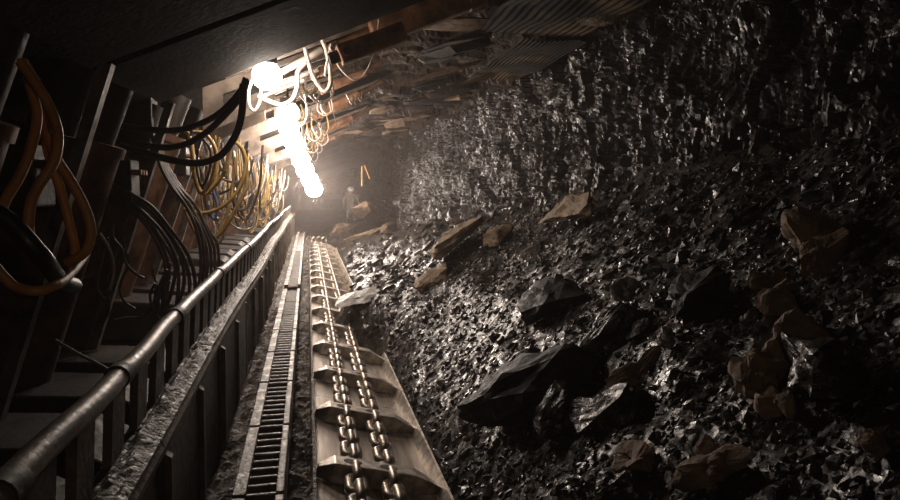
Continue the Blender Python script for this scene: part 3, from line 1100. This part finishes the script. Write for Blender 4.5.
# distant tangle of hoses on every support beyond the first lamp
rs = random.Random(8)
G = 'hoses draped along the distant supports'
for k in range(3, NS):
    o = sups[k]
    for q in range(13 if k < 9 else 7):
        yy = sy[k] + rs.uniform(-.6, .6)
        bx = bend(yy)
        x0, x1 = rs.uniform(-1.15, -.75), rs.uniform(-1.0, -.5)
        z0, z1 = rs.uniform(.1, .6), rs.uniform(-.25, .55)
        sag = rs.uniform(.25, .85)
        p0 = Vector((x0 + bx, yy, Z(z0)))
        p2 = Vector((x1 + bx, yy + rs.uniform(.1, .5), Z(z1)))
        mid = (p0 + p2) / 2 - Vector((0, 0, sag))
        pts = spline([p0, p0.lerp(mid, .55) + Vector((-.03, 0, -.08)), mid, p2.lerp(mid, .5) + Vector((.05, 0, -.08)), p2], 6)
        col = rs.choice(['hose_yellow', 'hose_yellow', 'hose_grey', 'hose_grey', 'hose_white', 'hose_black'])
        tag(MB().tube(pts, rs.uniform(.009, .015), 6).build('draped_hose', col), 'hose draped in the distant tangle between the handrail and the lamps', 'hose', G)
    for q in range(4 if k < 9 else 2):
        # small loops hanging under the canopy towards the face
        yy = sy[k] + rs.uniform(-.6, .6)
        bx = bend(yy)
        xc, zc = rs.uniform(-.25, .35), 0
        zc = can_z(xc) - .02
        w, dpt = rs.uniform(.06, .16), rs.uniform(.15, .4)
        pts = spline([Vector((xc - w + bx, yy, Z(zc))), Vector((xc - w + bx, yy, Z(zc - dpt * .6))), Vector((xc + bx, yy + .05, Z(zc - dpt))), Vector((xc + w + bx, yy + .1, Z(zc - dpt * .6))), Vector((xc + w * .7 + bx, yy + .1, Z(zc + .05)))], 6)
        tag(MB().tube(pts, .010, 6).build('hanging_loop', rs.choice(['hose_white', 'hose_grey', 'hose_yellow'])), 'small cable loop hanging from the distant canopies above the lamps', 'cable', 'cable loops under the distant canopies')

# yellow tags on the hoses
for px, py, w, h, lab in ((193, 168, .03, .06, 'small yellow tag on the narrow yellow hose loop'), (224, 174, .03, .055, 'small yellow tag on the wide bowed hose')):
    c = at(px, py, 5.45)
    tag(MB().box(c, (w, .01, h), Euler((0, .3, 0)).to_matrix()).build('hose_tag', 'tag_yellow'), lab, 'tag')

# ------------------------------------------------------------------ roof details
# long boom of the forward ram under the canopy edge
def slab_px(name, pts, Y, d, m, label, cat, thick=.05):
    P = [at(x, y, Y) for x, y in pts]
    mb = MB()
    n = len(P)
    Q = [p + Vector((0, d, 0)) for p in P]
    mb.add(P + Q, [tuple(range(n)), tuple(range(2 * n - 1, n - 1, -1))] + [(i, i + n, (i + 1) % n + n, (i + 1) % n) for i in range(n)])
    return tag(mb.build(name, m, bevel=.01), label, cat)


bm_ = empty('rusty_ram', at(348, 47, 5.75), 'rusty hydraulic ram with a pin block slung under the canopy edge', 'hydraulic ram')
a, b = at(354, 50, 5.6), at(404, 31, 5.6)
MB().cyl(a, b, .082, 22).build('ram_cylinder', 'rust', bm_)
d_ = (b - a).normalized()
hd = MB().box(a - d_ * .06, (.15, .16, .16), frame(d_, (0, 1, 0))).build('pin_block', 'rust', bm_, bevel=.012)
MB().cyl(a - d_ * .07 + Vector((0, -.10, 0)), a - d_ * .07 + Vector((0, .10, 0)), .035, 16).build('pin', 'rust_dark', hd)
MB().cyl(a - d_ * .22, a - d_ * .10, .05, 14).build('rod_end', 'steel_dark', bm_)
bt = empty('canopy_extension', at(430, 18, 5.75), 'rusty sliding beam sticking out below the canopy above the ram', 'beam')
a, b = at(372, 34, 5.9), at(478, -6, 5.9)
d_ = (b - a).normalized()
MB().box((a + b) / 2, ((b - a).length, .22, .17), frame(d_, (0, 1, 0))).build('beam', 'rust', bt, bevel=.02)
MB().cyl(b - d_ * .12, b + d_ * .05, .12, 20).build('end_collar', 'rust', bt)
MB().box((a + b) / 2 + Vector((.05, 0, .10)), ((b - a).length * .5, .12, .05), frame(d_, (0, 1, 0))).build('top_strip', 'rust', bt, bevel=.01)

# ribbed steel sheets pinned to the roof between the canopies and the face
rs = random.Random(4)


def sheet(x0, x1, y0, y1, zf, label, m='roof_yellow'):
    us = [x0 + (x1 - x0) * i / 120 for i in range(121)]
    vs = [y0 + (y1 - y0) * i / 10 for i in range(11)]
    def fn(u, v):
        k = (u - x0) / (x1 - x0) * 15
        return (u, v + .12 * nz(u, 0, 3, 3), Z(zf + .0065 * math.cos(k * 2 * PI) + .04 * nz(u, v, 2, 1.5)))
    P = [fn(u, v) for v in vs for u in us]
    Q = [(x, y, z + .008) for x, y, z in P]
    n = len(us)
    fs = [(j * n + i, (j + 1) * n + i, (j + 1) * n + i + 1, j * n + i + 1) for j in range(10) for i in range(120)]
    o = len(P)
    fs2 = [tuple(o + i for i in reversed(f)) for f in fs]
    return tag(MB().add(P + Q, fs + fs2, True).build('ribbed_roof_sheet', m), label, 'roof sheet')


M['sheet'] = mat('sheet_steel', (.006, .0045, .004), (.085, .058, .030), (.7, .9), 0, 1.7, .5, 45, spec=.15, lo=.5, hi=.66)
sheet(2.3, 3.1, 6.9, 9.4, 1.60, 'far ribbed steel sheet pinned against the roof above the coal face', 'sheet')
sheet(1.75, 2.95, 3.6, 6.8, 1.63, 'near dark ribbed sheet pinned to the roof beside the canopy tips', 'sheet')
pt = at(600, 18, 6.0)
vs, fs = rock_arrays(77, (.75, .8, .2), 20, .6, 3, .05, 5)
tag(MB().add([Vector(v) + pt + Vector((0, 0, .05)) for v in vs], [tuple(int(i) for i in f) for f in fs]).build('roof_slab', 'roof_yellow'), 'yellow brown rough roof slab exposed where the coal face meets the roof', 'rock')
# broken roof slabs hanging between far canopies and the face
for q in range(26):
    Y = 6.5 + q * .62 + rs.uniform(-.2, .2)
    x = rs.uniform(1.3, 2.7) + bend(Y)
    L, Wd, T = rs.uniform(.5, 1.3), rs.uniform(.4, .9), rs.uniform(.06, .16)
    vs, fs = rock_arrays(300 + q, (L, Wd, T), 14, .8, 2, .02, 5)
    Rm = Euler((rs.uniform(-.15, .15), rs.uniform(-.35, -.05), rs.uniform(-.4, .4))).to_matrix()
    c = Vector((x, Y, Z(1.70 - rs.uniform(0, .12))))
    tag(MB().add([Rm @ Vector(v) + c for v in vs], [tuple(int(i) for i in f) for f in fs]).build('roof_slab', rs.choice(['rock_brown', 'roof', 'rock_dark'])),
        'flat broken slab hanging from the roof between the canopies and the coal face', 'rock', 'broken slabs hanging from the roof')

# two yellow rods hanging at the far face
hose('hanging_rod', lvl([(362, 166), (362, 186)], 21), .028, 'hose_yellow', 'pale yellow rod hanging straight before the distant coal face', 'rod')
hose('hanging_rod', lvl([(364.5, 165), (370, 179)], 21), .028, 'hose_orange', 'orange rod hanging aslant beside the straight yellow rod', 'rod')

# ladder-like bars where the chain disappears
fr = empty('return_frame', at(314, 242, 20.6), 'pale hooped steel frame where the chain vanishes under the far rubble', 'frame')
for k in range(4):
    x = 306 + k * 5
    MB().tube(spline([at(x, 246, 20.6), at(x + 1, 239, 20.6), at(x + 4, 237.5, 20.7), at(x + 6, 245, 20.7)], 5), .03, 8).build('hoop', 'rack_rail', fr)

# ------------------------------------------------------------------ distant miner
def miner():
    base = at(351, 221, 24.0)
    ft = Vector(base)
    t = empty('person', ft, 'miner in a pale helmet and dusty work clothes standing far down the tunnel', 'person')
    me = bpy.data.meshes.new('body')
    j = {'pel': (0, 0, .50), 'belly': (0, 0, .66), 'chest': (0, -.02, .84), 'neck': (0, -.02, 1.0), 'head': (0, -.04, 1.10), 'crown': (0, -.04, 1.19),
         'ls': (-.17, -.02, .94), 'le': (-.27, -.05, .72), 'lw': (-.24, -.2, .56), 'lh': (-.22, -.27, .53),
         'rs': (.17, -.02, .94), 're': (.27, -.02, .74), 'rw': (.30, -.2, .66), 'rh': (.31, -.27, .66),
         'lk': (-.12, -.12, .30), 'la': (-.13, .02, .06), 'lt': (-.14, -.13, .03), 'lhp': (-.09, 0, .46),
         'rk': (.12, -.12, .30), 'ra': (.13, .02, .06), 'rt': (.14, -.13, .03), 'rhp': (.09, 0, .46)}
    rad = {'pel': .13, 'belly': .14, 'chest': .16, 'neck': .055, 'head': .085, 'crown': .07, 'ls': .08, 'le': .055, 'lw': .04, 'lh': .035, 'rs': .08, 're': .055, 'rw': .04, 'rh': .035,
           'lk': .075, 'la': .05, 'lt': .04, 'lhp': .1, 'rk': .075, 'ra': .05, 'rt': .04, 'rhp': .1}
    ks = list(j)
    ed = [('pel', 'belly'), ('belly', 'chest'), ('chest', 'neck'), ('neck', 'head'), ('head', 'crown'), ('chest', 'ls'), ('ls', 'le'), ('le', 'lw'), ('lw', 'lh'),
          ('chest', 'rs'), ('rs', 're'), ('re', 'rw'), ('rw', 'rh'), ('pel', 'lhp'), ('lhp', 'lk'), ('lk', 'la'), ('la', 'lt'), ('pel', 'rhp'), ('rhp', 'rk'), ('rk', 'ra'), ('ra', 'rt')]
    me.from_pydata([j[k] for k in ks], [(ks.index(a), ks.index(b)) for a, b in ed], [])
    me.materials.append(M['overalls'])
    o = bpy.data.objects.new('body', me)
    C.objects.link(o)
    o.parent = t
    sk = o.modifiers.new('skin', 'SKIN')
    for i, k in enumerate(ks):
        me.skin_vertices[0].data[i].radius = (rad[k], rad[k])
    me.skin_vertices[0].data[0].use_root = True
    sb = o.modifiers.new('sub', 'SUBSURF')
    sb.levels = sb.render_levels = 2
    h = MB().ball(ft + Vector((0, -.05, 1.15)), .125, 16, 10, (1, 1.1, .85))
    h.tube([ft + Vector((math.cos(a) * .15, -.06 + math.sin(a) * .165, 1.13)) for a in [2 * PI * k / 20 for k in range(21)]], .014, 6, False)
    h.build('helmet', 'helmet', t)
    MB().box(ft + Vector((0, -.19, 1.18)), (.05, .03, .04)).build('front_light', 'steel_dark', t)  # cap lamp on the front of the helmet
    MB().ball(ft + Vector((0, -.105, 1.03)), .07, 12, 8, (1, .75, 1.0)).build('face', 'skin', t)


def add_skin_layer():
    pass


try:
    miner()
except Exception as ex:
    print('miner failed', ex)

# ------------------------------------------------------------------ light
# added fill light: a weak wide beam from just above the camera
ld = bpy.data.lights.new('front_light', 'SPOT')
ld.energy = 7.5
ld.color = (1, .8, .62)
ld.spot_size = math.radians(160)
ld.spot_blend = 1.0
ld.shadow_soft_size = .03
lo = bpy.data.objects.new('front_light', ld)
C.objects.link(lo)
lo.location = (.15, -.1, CZ + .2)
lo.rotation_euler = (PI / 2 - .1, 0, -math.radians(14))

# dusty air
w = bpy.data.worlds.new('mine_air')
bpy.context.scene.world = w
w.use_nodes = True
nt = w.node_tree
nt.nodes.clear()
wo = nt.nodes.new('ShaderNodeOutputWorld')
bg = nt.nodes.new('ShaderNodeBackground')
bg.inputs[0].default_value = (0, 0, 0, 1)
vs_ = nt.nodes.new('ShaderNodeVolumeScatter')
vs_.inputs['Color'].default_value = (.92, .81, .77, 1)
# dust thickens towards the tunnel bend
tc = nt.nodes.new('ShaderNodeTexCoord')
sx = nt.nodes.new('ShaderNodeSeparateXYZ')
mr = nt.nodes.new('ShaderNodeMapRange')
nt.links.new(tc.outputs['Object'], sx.inputs[0])
nt.links.new(sx.outputs['Y'], mr.inputs['Value'])
mr.inputs['From Min'].default_value = 10
mr.inputs['From Max'].default_value = 24
mr.inputs['To Min'].default_value = .003
mr.inputs['To Max'].default_value = .02
nt.links.new(mr.outputs[0], vs_.inputs['Density'])
vs_.inputs['Anisotropy'].default_value = .45
nt.links.new(bg.outputs[0], wo.inputs['Surface'])
nt.links.new(vs_.outputs[0], wo.inputs['Volume'])

sc = bpy.context.scene
sc.view_settings.view_transform = 'Standard'
sc.view_settings.look = 'None'
sc.view_settings.exposure = 0.0
sc.view_settings.gamma = 1.0
sc.view_settings.use_curve_mapping = False
sc.cycles.use_denoising = True
sc.cycles.max_bounces = 6
sc.cycles.volume_bounces = 1
sc.cycles.sample_clamp_indirect = 4.0
